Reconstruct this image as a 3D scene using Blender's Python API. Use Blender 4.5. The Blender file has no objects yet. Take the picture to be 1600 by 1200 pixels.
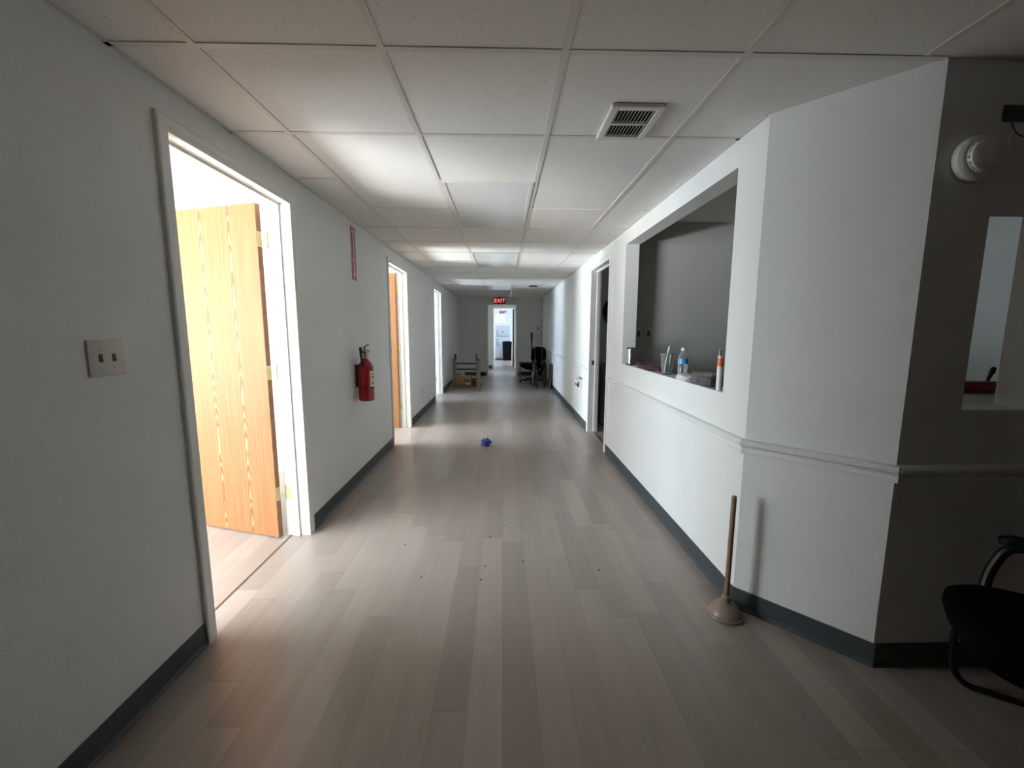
import bpy, bmesh, math, random
from mathutils import Vector, Matrix
random.seed(7)
C = bpy.context.scene.collection
sc = bpy.context.scene
PI = math.pi
rad = math.radians

# ------------------------------------------------------------------ materials
def lin(c):
    return tuple((v/12.92 if v <= .04045 else ((v+.055)/1.055)**2.4) for v in c)

def rgb(r, g, b):
    return lin((r/255, g/255, b/255))

class NT:
    def __init__(s, m):
        s.t = m.node_tree; s.n = s.t.nodes; s.l = s.t.links
    def new(s, kind, **kw):
        n = s.n.new(kind)
        for k, v in kw.items():
            if k.startswith('i_'):
                n.inputs[k[2:]].default_value = v
            else:
                setattr(n, k, v)
        return n
    def link(s, a, b): s.l.new(a, b)
    def math(s, op, a, b=None):
        n = s.n.new('ShaderNodeMath'); n.operation = op
        for i, v in enumerate((a, b)):
            if v is None: continue
            if isinstance(v, (int, float)): n.inputs[i].default_value = v
            else: s.l.new(v, n.inputs[i])
        return n.outputs[0]

def mat(name, col, rough=.6, metal=0., var=.06, scale=12., bump=0., bscale=200., spec=.5, emit=None, estr=0.):
    m = bpy.data.materials.new(name); m.use_nodes = True
    N = NT(m); p = N.n['Principled BSDF']
    tc = N.new('ShaderNodeTexCoord')
    nz = N.new('ShaderNodeTexNoise'); nz.inputs['Scale'].default_value = scale; nz.inputs['Detail'].default_value = 4
    N.link(tc.outputs['Object'], nz.inputs['Vector'])
    rp = N.new('ShaderNodeValToRGB')
    a = tuple(max(0, c*(1-var)) for c in col)+(1,); b = tuple(min(1, c*(1+var)) for c in col)+(1,)
    rp.color_ramp.elements[0].color = a; rp.color_ramp.elements[1].color = b
    rp.color_ramp.elements[0].position = .3; rp.color_ramp.elements[1].position = .7
    N.link(nz.outputs['Fac'], rp.inputs['Fac']); N.link(rp.outputs['Color'], p.inputs['Base Color'])
    p.inputs['Roughness'].default_value = rough; p.inputs['Metallic'].default_value = metal
    p.inputs['Specular IOR Level'].default_value = spec
    if bump:
        n2 = N.new('ShaderNodeTexNoise'); n2.inputs['Scale'].default_value = bscale; n2.inputs['Detail'].default_value = 3
        N.link(tc.outputs['Object'], n2.inputs['Vector'])
        bp = N.new('ShaderNodeBump'); bp.inputs['Strength'].default_value = bump; bp.inputs['Distance'].default_value = .004
        N.link(n2.outputs['Fac'], bp.inputs['Height']); N.link(bp.outputs['Normal'], p.inputs['Normal'])
    if emit:
        p.inputs['Emission Color'].default_value = (*emit, 1); p.inputs['Emission Strength'].default_value = estr
    return m

def mat_clear(name, col, gloss=.12, rough=.05, dens=.25):
    """thin clear plastic / glass: see-through with a reflective skin"""
    m = bpy.data.materials.new(name); m.use_nodes = True
    N = NT(m); N.n.remove(N.n['Principled BSDF']); out = N.n['Material Output']
    tr = N.new('ShaderNodeBsdfTransparent'); tr.inputs['Color'].default_value = (*col, 1)
    gl = N.new('ShaderNodeBsdfGlossy'); gl.inputs['Roughness'].default_value = rough
    df = N.new('ShaderNodeBsdfDiffuse'); df.inputs['Color'].default_value = (.8, .82, .84, 1)
    lw = N.new('ShaderNodeLayerWeight'); lw.inputs['Blend'].default_value = .35
    m1 = N.new('ShaderNodeMixShader'); m2 = N.new('ShaderNodeMixShader')
    nz = N.new('ShaderNodeTexNoise'); nz.inputs['Scale'].default_value = 30
    f = N.math('MULTIPLY', N.math('ADD', lw.outputs['Facing'], .15), dens)
    f = N.math('MULTIPLY', f, N.math('ADD', nz.outputs['Fac'], .5))
    N.link(f, m1.inputs['Fac']); N.link(tr.outputs[0], m1.inputs[1]); N.link(df.outputs[0], m1.inputs[2])
    N.link(N.math('MULTIPLY', lw.outputs['Fresnel'], gloss*5), m2.inputs['Fac'])
    N.link(m1.outputs[0], m2.inputs[1]); N.link(gl.outputs[0], m2.inputs[2])
    N.link(m2.outputs[0], out.inputs['Surface'])
    return m

def mat_floor():
    m = bpy.data.materials.new('grey oak vinyl planks'); m.use_nodes = True
    N = NT(m); p = N.n['Principled BSDF']
    tc = N.new('ShaderNodeTexCoord'); sp = N.new('ShaderNodeSeparateXYZ'); N.link(tc.outputs['Object'], sp.inputs[0])
    W, L = .128, .92
    u = N.math('DIVIDE', sp.outputs['X'], W); row = N.math('FLOOR', u); fu = N.math('SUBTRACT', u, row)
    w1 = N.new('ShaderNodeTexWhiteNoise', noise_dimensions='1D'); N.link(row, w1.inputs['W'])
    v = N.math('ADD', N.math('DIVIDE', sp.outputs['Y'], L), N.math('MULTIPLY', w1.outputs['Value'], 7.3))
    pl = N.math('FLOOR', v); fv = N.math('SUBTRACT', v, pl)
    cb = N.new('ShaderNodeCombineXYZ'); N.link(row, cb.inputs[0]); N.link(pl, cb.inputs[1])
    w2 = N.new('ShaderNodeTexWhiteNoise', noise_dimensions='2D'); N.link(cb.outputs[0], w2.inputs['Vector'])
    # grain: noise stretched along the plank, shifted per plank
    mp = N.new('ShaderNodeMapping'); mp.inputs['Scale'].default_value = (34, .9, 1)
    N.link(tc.outputs['Object'], mp.inputs['Vector'])
    ad = N.new('ShaderNodeVectorMath', operation='ADD'); N.link(mp.outputs[0], ad.inputs[0]); N.link(w2.outputs['Color'], ad.inputs[1])
    g = N.new('ShaderNodeTexNoise'); g.inputs['Scale'].default_value = 1.; g.inputs['Detail'].default_value = 5; g.inputs['Roughness'].default_value = .6
    N.link(ad.outputs[0], g.inputs['Vector'])
    g2 = N.new('ShaderNodeTexNoise'); g2.inputs['Scale'].default_value = 1.; g2.inputs['Detail'].default_value = 6; g2.inputs['Roughness'].default_value = .65
    mp2 = N.new('ShaderNodeMapping'); mp2.inputs['Scale'].default_value = (11, 2.6, 1); N.link(ad.outputs[0], g2.inputs['Vector']) if False else None
    N.link(tc.outputs['Object'], mp2.inputs['Vector']); ad2 = N.new('ShaderNodeVectorMath', operation='ADD'); N.link(mp2.outputs[0], ad2.inputs[0]); N.link(w2.outputs['Color'], ad2.inputs[1]); N.link(ad2.outputs[0], g2.inputs['Vector'])
    t = N.math('ADD', N.math('MULTIPLY', w2.outputs['Value'], .42), N.math('ADD', N.math('MULTIPLY', g.outputs['Fac'], .38), N.math('MULTIPLY', g2.outputs['Fac'], .34)))
    t = N.math('SUBTRACT', t, .10)
    rp = N.new('ShaderNodeValToRGB'); e = rp.color_ramp.elements
    e[0].position = .05; e[0].color = (*rgb(134, 123, 116), 1); e[1].position = .95; e[1].color = (*rgb(172, 161, 153), 1)
    N.link(t, rp.inputs['Fac'])
    s1 = N.math('LESS_THAN', fu, .012); s2 = N.math('LESS_THAN', fv, .0022)
    seam = N.math('MAXIMUM', s1, s2)
    mx = N.new('ShaderNodeMixRGB'); mx.inputs['Color2'].default_value = (*rgb(92, 82, 76), 1)
    N.link(N.math('MULTIPLY', seam, .5), mx.inputs['Fac']); N.link(rp.outputs['Color'], mx.inputs['Color1'])
    N.link(mx.outputs[0], p.inputs['Base Color'])
    p.inputs['Roughness'].default_value = .29; p.inputs['Specular IOR Level'].default_value = .42
    bp = N.new('ShaderNodeBump'); bp.inputs['Strength'].default_value = .03; bp.inputs['Distance'].default_value = .001
    N.link(g.outputs['Fac'], bp.inputs['Height']); N.link(bp.outputs['Normal'], p.inputs['Normal'])
    return m

def mat_tile():
    """mineral fibre ceiling tile: off-white with fissures and pin holes"""
    m = bpy.data.materials.new('speckled ceiling tile'); m.use_nodes = True
    N = NT(m); p = N.n['Principled BSDF']
    tc = N.new('ShaderNodeTexCoord')
    n1 = N.new('ShaderNodeTexNoise'); n1.inputs['Scale'].default_value = 85; n1.inputs['Detail'].default_value = 3
    n2 = N.new('ShaderNodeTexVoronoi'); n2.inputs['Scale'].default_value = 70
    for n in (n1, n2): N.link(tc.outputs['Object'], n.inputs['Vector'])
    hole = N.math('LESS_THAN', n2.outputs['Distance'], .13)
    fis = N.math('GREATER_THAN', n1.outputs['Fac'], .66)
    mk = N.math('MULTIPLY', N.math('MAXIMUM', hole, fis), .42)
    mx = N.new('ShaderNodeMixRGB'); mx.inputs['Color1'].default_value = (*rgb(227, 225, 221), 1); mx.inputs['Color2'].default_value = (*rgb(160, 154, 146), 1)
    N.link(mk, mx.inputs['Fac']); N.link(mx.outputs[0], p.inputs['Base Color'])
    p.inputs['Roughness'].default_value = .9; p.inputs['Specular IOR Level'].default_value = .15
    bp = N.new('ShaderNodeBump'); bp.inputs['Strength'].default_value = .25; bp.inputs['Distance'].default_value = .003
    N.link(n1.outputs['Fac'], bp.inputs['Height']); N.link(bp.outputs['Normal'], p.inputs['Normal'])
    return m

def mat_oak():
    m = bpy.data.materials.new('flat sawn oak veneer'); m.use_nodes = True
    N = NT(m); p = N.n['Principled BSDF']
    tc = N.new('ShaderNodeTexCoord')
    sp = N.new('ShaderNodeSeparateXYZ'); N.link(tc.outputs['Object'], sp.inputs[0])
    # mirrored book-matched leaves, each with a cathedral of nested arches
    x = N.math('ADD', sp.outputs['X'], .02)
    fx = N.math('PINGPONG', x, .115)
    nz = N.new('ShaderNodeTexNoise'); nz.inputs['Scale'].default_value = 2.4; nz.inputs['Detail'].default_value = 3
    N.link(tc.outputs['Object'], nz.inputs['Vector'])
    a = N.math('MULTIPLY', fx, fx)
    a = N.math('MULTIPLY', a, 330.)
    b = N.math('MULTIPLY', sp.outputs['Z'], 1.35)
    t = N.math('ADD', N.math('ADD', a, b), N.math('MULTIPLY', nz.outputs['Fac'], 1.1))
    s = N.math('SINE', N.math('MULTIPLY', t, 34.))
    near = N.math('MAXIMUM', N.math('SUBTRACT', 1., N.math('MULTIPLY', fx, 26.)), 0.)
    n2 = N.new('ShaderNodeTexNoise'); n2.inputs['Scale'].default_value = 1.; n2.inputs['Detail'].default_value = 4
    mp = N.new('ShaderNodeMapping'); mp.inputs['Scale'].default_value = (70, 1, 2.); N.link(tc.outputs['Object'], mp.inputs['Vector']); N.link(mp.outputs[0], n2.inputs['Vector'])
    f = N.math('ADD', N.math('MULTIPLY', N.math('MULTIPLY', s, near), .42), N.math('MULTIPLY', n2.outputs['Fac'], .55))
    rp = N.new('ShaderNodeValToRGB'); e = rp.color_ramp.elements
    e[0].position = .02; e[0].color = (*rgb(122, 78, 45), 1); e[1].position = .75; e[1].color = (*rgb(170, 127, 88), 1)
    q = rp.color_ramp.elements.new(.3); q.color = (*rgb(142, 95, 58), 1)
    N.link(f, rp.inputs['Fac']); N.link(rp.outputs['Color'], p.inputs['Base Color'])
    p.inputs['Roughness'].default_value = .62; p.inputs['Specular IOR Level'].default_value = .25
    return m

M = {}
M['wall'] = mat('painted drywall', rgb(224, 225, 222), .75, var=.02, scale=3, bump=.42, bscale=190)
M['trim'] = mat('white gloss trim paint', rgb(226, 226, 222), .42, var=.02)
M['base'] = mat('slate grey vinyl cove base', rgb(66, 72, 74), .5, var=.05)
M['floor'] = mat_floor()
M['tile'] = mat_tile()
M['tbar'] = mat('ceiling grid paint', rgb(212, 209, 203), .5, var=.02)
M['duct shade'] = mat('painted duct shade', rgb(30, 30, 30), .9)  # near-black colour for the painted shade behind the vent louvers
M['oak'] = mat_oak()
M['oak edge'] = mat('oak door edge', rgb(150, 104, 72), .55, var=.12, scale=30)
M['brass'] = mat('dull brass', rgb(204, 192, 140), .38, metal=.75, var=.08)
M['chrome'] = mat('chrome', rgb(200, 202, 205), .2, metal=1., var=.03)
M['steel'] = mat('brushed steel', rgb(180, 182, 184), .32, metal=1., var=.05)
M['black'] = mat('black plastic', rgb(14, 15, 15), .5, var=.1)
M['black cloth'] = mat('black upholstery', rgb(8, 8, 10), .95, var=.15, bump=.2, bscale=400, spec=.08)
M['dark metal'] = mat('dark grey metal', rgb(58, 60, 60), .45, metal=.4)
M['grey metal'] = mat('grey metal', rgb(120, 122, 122), .4, metal=.5)
M['white plastic'] = mat('white plastic', rgb(226, 226, 220), .4, var=.02)
M['ivory'] = mat('ivory plastic', rgb(202, 192, 184), .42, var=.03)
M['brown plastic'] = mat('brown plastic', rgb(96, 76, 66), .45)
M['red paint'] = mat('red enamel', rgb(158, 16, 28), .28, var=.06)
M['sign red'] = mat('sign red', rgb(150, 38, 50), .4, var=.05)
M['label cream'] = mat('cream label', rgb(222, 205, 165), .5, var=.05)
M['white ink'] = mat('white ink', rgb(232, 226, 222), .5, var=.02)
M['dark ink'] = mat('dark ink', rgb(48, 40, 36), .6)
M['diffuser'] = mat('acrylic light diffuser', rgb(230, 231, 230), .13, var=.02, bump=.10, bscale=60, spec=.42)
M['exit glow'] = mat('lit red letters', rgb(255, 60, 60), .5, emit=(1., .22, .2), estr=.95)
M['exit face'] = mat('dark red exit face', rgb(70, 6, 12), .4, emit=(.5, .01, .02), estr=.06)
M['pole wood'] = mat('worn wooden pole', rgb(142, 112, 84), .55, var=.22, scale=25)
M['rubber'] = mat('dusty rubber', rgb(144, 125, 112), .38, var=.12, scale=18)
M['blue'] = mat('blue tape', rgb(26, 62, 140), .5, var=.25, scale=40)
M['table top'] = mat('brown laminate', rgb(112, 80, 62), .5, var=.15)
M['table leg'] = mat('tan painted steel', rgb(118, 102, 86), .5, var=.08)
M['cardboard'] = mat('cardboard', rgb(156, 124, 90), .8, var=.08)
M['dark cardboard'] = mat('dark brown board', rgb(84, 58, 42), .8, var=.12)
M['maroon'] = mat('maroon rubber', rgb(60, 30, 28), .5, var=.2)
M['clear'] = mat_clear('clear plastic', (.93, .95, .95), dens=.22)
M['bottle'] = mat_clear('clear bottle', (.92, .95, .97), dens=.5)
M['pack'] = mat_clear('smoky clear pack', (.62, .66, .62), dens=.2)
M['glass'] = mat_clear('window glass', (.97, .98, .98), gloss=.06, dens=.02)
M['label blue'] = mat('blue bottle label', rgb(92, 164, 212), .4, var=.12)
M['label orange'] = mat('orange label', rgb(232, 112, 52), .4, var=.1)
M['cloth'] = mat('pale crumpled cloth', rgb(214, 206, 208), .85, var=.05)
M['red brush'] = mat('red painted block', rgb(132, 8, 18), .45, var=.06)
M['fridge'] = mat('white appliance enamel', rgb(176, 180, 188), .35, var=.02)
M['cabinet'] = mat('dark grey cabinet', rgb(92, 92, 88), .5, var=.05)
M['brown wood'] = mat('dark brown wood', rgb(86, 62, 48), .55, var=.18)
M['ledge'] = mat('grey laminate ledge', rgb(150, 150, 146), .5, var=.06)
M['olive plate'] = mat('dark olive plate', rgb(84, 84, 76), .6)
M['bin'] = mat('matte black bin plastic', rgb(10, 10, 11), .9, spec=.15)
M['grey wall'] = mat('darker grey drywall', rgb(178, 179, 175), .75, var=.02, scale=3, bump=.5, bscale=110)  # drywall in a darker grey than the corridor walls
M['gauge'] = mat('gauge face', rgb(210, 210, 190), .4)

# ------------------------------------------------------------------ mesh helpers
def new(): return bmesh.new()

def box(bm, x0, x1, y0, y1, z0, z1, bev=0., seg=2):
    vs = [bm.verts.new((x, y, z)) for x in (x0, x1) for y in (y0, y1) for z in (z0, z1)]
    q = [(0, 1, 3, 2), (4, 6, 7, 5), (0, 4, 5, 1), (2, 3, 7, 6), (0, 2, 6, 4), (1, 5, 7, 3)]
    fs = [bm.faces.new([vs[i] for i in f]) for f in q]
    bmesh.ops.recalc_face_normals(bm, faces=fs)
    if bev:
        es = list({e for f in fs for e in f.edges})
        bmesh.ops.bevel(bm, geom=es, offset=bev, segments=seg, affect='EDGES', profile=.5)
    return bm

def tube(bm, pts, r, seg=12, cap=True, radii=None):
    pts = [Vector(p) for p in pts]; rings = []
    n = len(pts); up = None
    for i, p in enumerate(pts):
        d = (pts[min(i+1, n-1)]-pts[max(i-1, 0)]).normalized()
        if up is None:
            up = Vector((0, 0, 1)) if abs(d.z) < .9 else Vector((1, 0, 0))
        s = d.cross(up).normalized(); up = s.cross(d).normalized()
        rr = radii[i] if radii else r
        rings.append([bm.verts.new(p+(s*math.cos(a)+up*math.sin(a))*rr) for a in [2*PI*k/seg for k in range(seg)]])
    for a, b in zip(rings, rings[1:]):
        for k in range(seg):
            bm.faces.new((a[k], a[(k+1) % seg], b[(k+1) % seg], b[k]))
    if cap:
        bm.faces.new(rings[0][::-1]); bm.faces.new(rings[-1])
    return bm

def smooth_path(pts, n=6):
    """Catmull-Rom through the points"""
    P = [Vector(p) for p in pts]; out = []
    for i in range(len(P)-1):
        a, b, c, d = P[max(i-1, 0)], P[i], P[i+1], P[min(i+2, len(P)-1)]
        for k in range(n):
            t = k/n
            out.append(.5*((2*b)+(c-a)*t+(2*a-5*b+4*c-d)*t*t+(3*b-a-3*c+d)*t**3))
    out.append(P[-1]); return out

def lathe(bm, prof, seg=28, c=(0, 0, 0), close=False):
    rings = []
    for r, z in prof:
        if r < 1e-5: rings.append([bm.verts.new((c[0], c[1], c[2]+z))])
        else: rings.append([bm.verts.new((c[0]+r*math.cos(2*PI*k/seg), c[1]+r*math.sin(2*PI*k/seg), c[2]+z)) for k in range(seg)])
    for a, b in zip(rings, rings[1:]):
        for k in range(seg):
            k2 = (k+1) % seg
            if len(a) == 1 and len(b) == 1: continue
            if len(a) == 1: bm.faces.new((a[0], b[k2], b[k]))
            elif len(b) == 1: bm.faces.new((a[k], a[k2], b[0]))
            else: bm.faces.new((a[k], a[k2], b[k2], b[k]))
    return bm

def sup(bm, rings, seg=32, n=4.):
    """stacked rounded-rectangle rings: (cx, cy, z, half x, half y)"""
    R = []
    for cx, cy, z, hx, hy in rings:
        r = []
        for k in range(seg):
            a = 2*PI*k/seg; c, s = math.cos(a), math.sin(a)
            r.append(bm.verts.new((cx+hx*math.copysign(abs(c)**(2/n), c), cy+hy*math.copysign(abs(s)**(2/n), s), z)))
        R.append(r)
    for a, b in zip(R, R[1:]):
        for k in range(seg): bm.faces.new((a[k], a[(k+1) % seg], b[(k+1) % seg], b[k]))
    bm.faces.new(R[0][::-1]); bm.faces.new(R[-1])
    return bm

def prism(bm, poly, axis, a0, a1):
    """extrude a 2-D polygon along an axis (0 x, 1 y, 2 z)"""
    def P(u, v, w):
        return {0: (w, u, v), 1: (u, w, v), 2: (u, v, w)}[axis]
    A = [bm.verts.new(P(u, v, a0)) for u, v in poly]; B = [bm.verts.new(P(u, v, a1)) for u, v in poly]
    n = len(poly); fs = [bm.faces.new(A), bm.faces.new(B[::-1])]
    for k in range(n): fs.append(bm.faces.new((A[k], B[k], B[(k+1) % n], A[(k+1) % n])))
    bmesh.ops.recalc_face_normals(bm, faces=fs)
    return bm

def xform(bm, mtx):
    bmesh.ops.transform(bm, matrix=mtx, verts=bm.verts[:]); return bm

def obj(name, bm, m, parent=None, smooth=True, loc=None, rot=None, label=None):
    me = bpy.data.meshes.new(name)
    bmesh.ops.recalc_face_normals(bm, faces=bm.faces[:])
    bm.to_mesh(me); bm.free()
    me.materials.append(m)
    if smooth:
        for p in me.polygons: p.use_smooth = True
        me.set_sharp_from_angle(angle=rad(32))
    o = bpy.data.objects.new(name, me); C.objects.link(o)
    if parent: o.parent = parent
    if loc: o.location = loc
    if rot: o.rotation_euler = rot
    if label: o['label'] = label
    return o

def tag(o, label=None, cat=None, group=None, kind=None):
    if label: o['label'] = label
    if cat: o['category'] = cat
    if group: o['group'] = group
    if kind: o['kind'] = kind
    return o

def thing(name, label, cat, loc=(0, 0, 0), rot=(0, 0, 0), group=None):
    o = bpy.data.objects.new(name, None); C.objects.link(o)
    o.empty_display_size = .05
    o.location = loc; o.rotation_euler = rot
    return tag(o, label, cat, group)

def struct(name, bm, m, label, cat, parent=None):
    o = obj(name, bm, m, parent, smooth=False)
    if parent is None: tag(o, label, cat, kind='structure')
    return o

def text(name, body, size, m, parent, loc, rot, depth=.001, align='CENTER', space=1., bold=0.):
    cu = bpy.data.curves.new(name, 'FONT'); cu.body = body; cu.size = size; cu.extrude = depth
    cu.align_x = align; cu.align_y = 'CENTER'; cu.space_character = space; cu.offset = bold
    t = bpy.data.objects.new(name+'_curve', cu); C.objects.link(t)
    dg = bpy.context.evaluated_depsgraph_get()
    me = bpy.data.meshes.new_from_object(t.evaluated_get(dg)); me.name = name
    bpy.data.objects.remove(t); bpy.data.curves.remove(cu)
    me.materials.clear(); me.materials.append(m)
    o = bpy.data.objects.new(name, me); C.objects.link(o); o.parent = parent; o.location = loc; o.rotation_euler = rot
    return o

# ------------------------------------------------------------------ dimensions
XL, XR, H = -1.2915, 1.1475, 2.28
WT = .13
DH = 2.11
XLo = XL-WT                 # room side of the left wall
XRo = XR+.125
D = [(1.73, 2.645), (4.83, 5.71), (7.91, 8.79)]      # left doors
RD = (4.53, 5.44)                                    # right door
P0, P1, PZ0, PZ1 = 2.115, 3.965, 1.04, 2.15          # pass-through
YE = 12.3                                            # end wall
C1 = (XR, 1.89); C2 = (1.512, 1.506)                 # angled wall
YB = 1.506
XO = -4.62                                           # outer wall, inside face

# ------------------------------------------------------------------ floor and ceiling
bm = new(); box(bm, -4.8, 5.2, -4.2, 21.2, -.12, 0)
struct('floor', bm, M['floor'], 'grey brown wood-look plank floor running down the whole corridor', 'floor')

bm = new(); box(bm, -14, -4.81, -6, 21.2, -.2, -.06)
struct('ground', bm, mat('pale concrete', rgb(190, 186, 178), .9), 'pale paved ground outside the windows of the left rooms', 'ground')
T = .6096; GX, GY = -.4005, 1.5103
bm = new()
box(bm, XLo, XR, -4.2, YE+.12, H+.003, H+.05)
box(bm, XR, 5.2, -4.2, YB+.001, H+.003, H+.05)
prism(bm, [(XR, YB), (C2[0], YB), (XR, C1[1])], 2, H+.003, H+.05)
struct('ceiling', bm, M['tile'], 'speckled white suspended tile ceiling over the corridor', 'ceiling')
bm = new()
box(bm, -4.8, XLo, -4.2, YE+.1, H+.003, H+.05)
box(bm, -4.8, 5.2, YE+.12, 21.2, H+.003, H+.05)
struct('ceiling_rooms', bm, M['tile'], 'white ceiling of the bright rooms on the left and beyond the end', 'ceiling')
bm = new(); box(bm, XR+.02, 5.2, YB+.02, YE+.1, 2.40, 2.45)
struct('ceiling_reception', bm, M['tile'], 'shaded ceiling of the rooms behind the right wall', 'ceiling')

bm = new(); bw = .012; z0, z1 = H-.0005, H+.0028
xs = [GX+i*T for i in range(-1, 3)]
for i, x in enumerate(xs):
    box(bm, x-bw, x+bw, -4.2, YE, z0, z1)
for i in range(3, 8):
    x = GX+i*T; box(bm, x-bw, x+bw, -4.2, YB-.01, z0, z1)
skip = {(-2, 3), (-1, 2), (0, 3), (0, 7), (0, 13), (1, 2), (2, 2)}
edges = [XL]+xs+[XR]
for j in range(-9, 18):
    y = GY+j*T
    for i in range(5):
        if (i-2, j) in skip: continue
        a, b = edges[i]+(bw if i else 0), edges[i+1]-(bw if i < 4 else 0)
        if i == 4 and j <= 0:
            b = 5.2
        if i == 4 and j == 0:
            b = 1.50
        box(bm, a, b, y-bw, y+bw, z0, z1-.0003)
# wall angles
box(bm, XL, XL+.018, -4.2, YE, H-.0005, z1-.0005); box(bm, XR-.018, XR, 1.9, YE, H-.0005, z1-.0005)
box(bm, XL+.018, XR-.018, YE-.018, YE, H-.0005, z1-.0005)
struct('trim_1', bm, M['tbar'], 'white metal grid bars carrying the ceiling tiles', 'ceiling grid')

# ------------------------------------------------------------------ walls
def wall_x(bm, x0, x1, y0, y1, top, holes):
    """wall along y with holes (ya, yb, za, zb)"""
    y = y0
    for a, b, za, zb in sorted(holes):
        box(bm, x0, x1, y, a, 0, top)
        if za > 0: box(bm, x0, x1, a, b, 0, za)
        if zb < top: box(bm, x0, x1, a, b, zb, top)
        y = b
    box(bm, x0, x1, y, y1, 0, top)

def wall_y(bm, y0, y1, x0, x1, top, holes):
    x = x0
    for a, b, za, zb in sorted(holes):
        box(bm, x, a, y0, y1, 0, top)
        if za > 0: box(bm, a, b, y0, y1, 0, za)
        if zb < top: box(bm, a, b, y0, y1, zb, top)
        x = b
    box(bm, x, x1, y0, y1, 0, top)

JB = .018
VD = (12.75, 13.60)                                  # opening on the left of the little lobby at the end
bm = new(); wall_x(bm, XLo, XL, -4.2, YE, H+.006, [(a-JB, b+JB, 0, DH+JB) for a, b in D])
struct('wall_left', bm, M['wall'], 'long left corridor wall with three door openings', 'wall')

bm = new(); wall_x(bm, XR, XRo, C1[1], YE, H+.006, [(P0, P1, PZ0, PZ1), (RD[0]-JB, RD[1]+JB, 0, DH+JB)])
box(bm, XR+.03, XRo, C1[1], YE, H+.006, 2.40)
struct('wall_right', bm, M['wall'], 'long right corridor wall with the pass-through window', 'wall')

# angled wall and the shaded wall beside it (one continuous piece with mitred corners)
t = .12
d = Vector((C2[0]-C1[0], C2[1]-C1[1])).normalized(); nrm = Vector((-d.y, d.x))
if nrm.x < 0: nrm = -nrm
a1 = Vector(C1)+nrm*t; a2 = Vector(C2)+nrm*t
bm = new()
prism(bm, [C1, C2, (C2[0]+.05, YB+t), (XRo, C1[1]+.052), (XRo, C1[1]+.05)], 2, 0, H+.006)
struct('wall_corner', bm, M['wall'], 'short angled wall joining the corridor to the lobby', 'wall')
OB0, OB1, OBZ0, OBZ1 = 1.735, 2.004, 1.065, 1.80
bm = new(); wall_y(bm, YB, YB+t, C2[0], 5.2, 2.40, [(OB0, OB1, OBZ0, OBZ1)])
struct('wall_lobby', bm, M['wall'], 'shaded lobby wall on the right with a small hatch', 'wall')

bm = new(); box(bm, 1.60, 2.75, YB+t, 2.12, OBZ0-.035, OBZ0)
struct('trim_8', bm, M['ledge'], 'pale ledge inside the small hatch of the shaded wall', 'ledge')
PY = 4.15
bm = new(); box(bm, XRo, 4.45, PY, PY+.1, 0, 2.40)
struct('wall_partition', bm, M['grey wall'], 'wall at the back of the reception room seen through the pass-through', 'wall')
bm = new(); box(bm, 4.45, 4.55, YB+t, YE, 0, 2.40)
box(bm, XRo, 4.45, 7.6, 7.7, 0, 2.4)
struct('wall_reception', bm, M['grey wall'], 'side walls of the dim rooms behind the right wall', 'wall')

# end wall with the cased opening and the wall behind it
EX0, EX1, EZ = -.435, .405, 2.085
bm = new(); wall_y(bm, YE, YE+.12, XLo, XR+.125, H+.006, [(EX0, EX1, 0, EZ)])
struct('wall_end', bm, M['wall'], 'shaded end wall of the corridor under the exit sign', 'wall')
YI = 14.72; IX0, IX1 = -.329, .423
bm = new(); wall_y(bm, YI, YI+.12, -2.6, 2.6, H+.006, [(IX0, IX1, 0, DH)])
struct('wall_inner', bm, M['wall'], 'second wall seen through the end opening', 'wall')
bm = new(); wall_x(bm, -1.12, -1.0, YE+.12, YI, H+.006, [(VD[0], VD[1], 0, DH)])
box(bm, 1.0, 1.12, YE+.12, YI, 0, H+.006)
struct('wall_passage', bm, M['wall'], 'side walls of the short passage beyond the end opening', 'wall')
# bright far room
YF = 19.9
bm = new(); box(bm, -2.6, 2.6, YF, YF+.12, 0, H+.006)
struct('wall_far', bm, M['wall'], 'bright back wall of the far room', 'wall')
bm = new()
wall_x(bm, -2.72, -2.6, YI, YF, H+.006, [(15.6, 19.2, .55, 2.1)])
wall_x(bm, 2.6, 2.72, YI, YF, H+.006, [(15.6, 19.2, .55, 2.1)])
struct('wall_far_sides', bm, M['wall'], 'window walls on both sides of the far room', 'wall')
# outer wall of the left rooms, cross walls, lobby back
WN = [(-2.2, 2.45), (4.1, 5.6), (7.45, 8.55), (12.4, 13.8)]
ZS = .35
bm = new(); wall_x(bm, XO-.15, XO, -4.2, 15.0, H+.006, [(a, b, ZS, 2.08) for a, b in WN])
struct('wall_outer', bm, M['wall'], 'outer window wall of the rooms on the left', 'wall')
bm = new()
for y in (-3.4, 3.9, 7.0, 9.8, 12.2, 14.6):
    x1 = XLo if y < 12 else -1.12
    box(bm, XO, x1, y, y+.1, 0, H+.006)
struct('wall_cross', bm, M['wall'], 'cross walls between the rooms on the left', 'wall')
bm = new(); box(bm, XL, 5.2, -4.2, -4.1, 0, H+.006); box(bm, 5.1, 5.2, -4.1, YB, 0, H+.006)
struct('wall_back', bm, M['wall'], 'lobby walls behind the viewpoint', 'wall')

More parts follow.
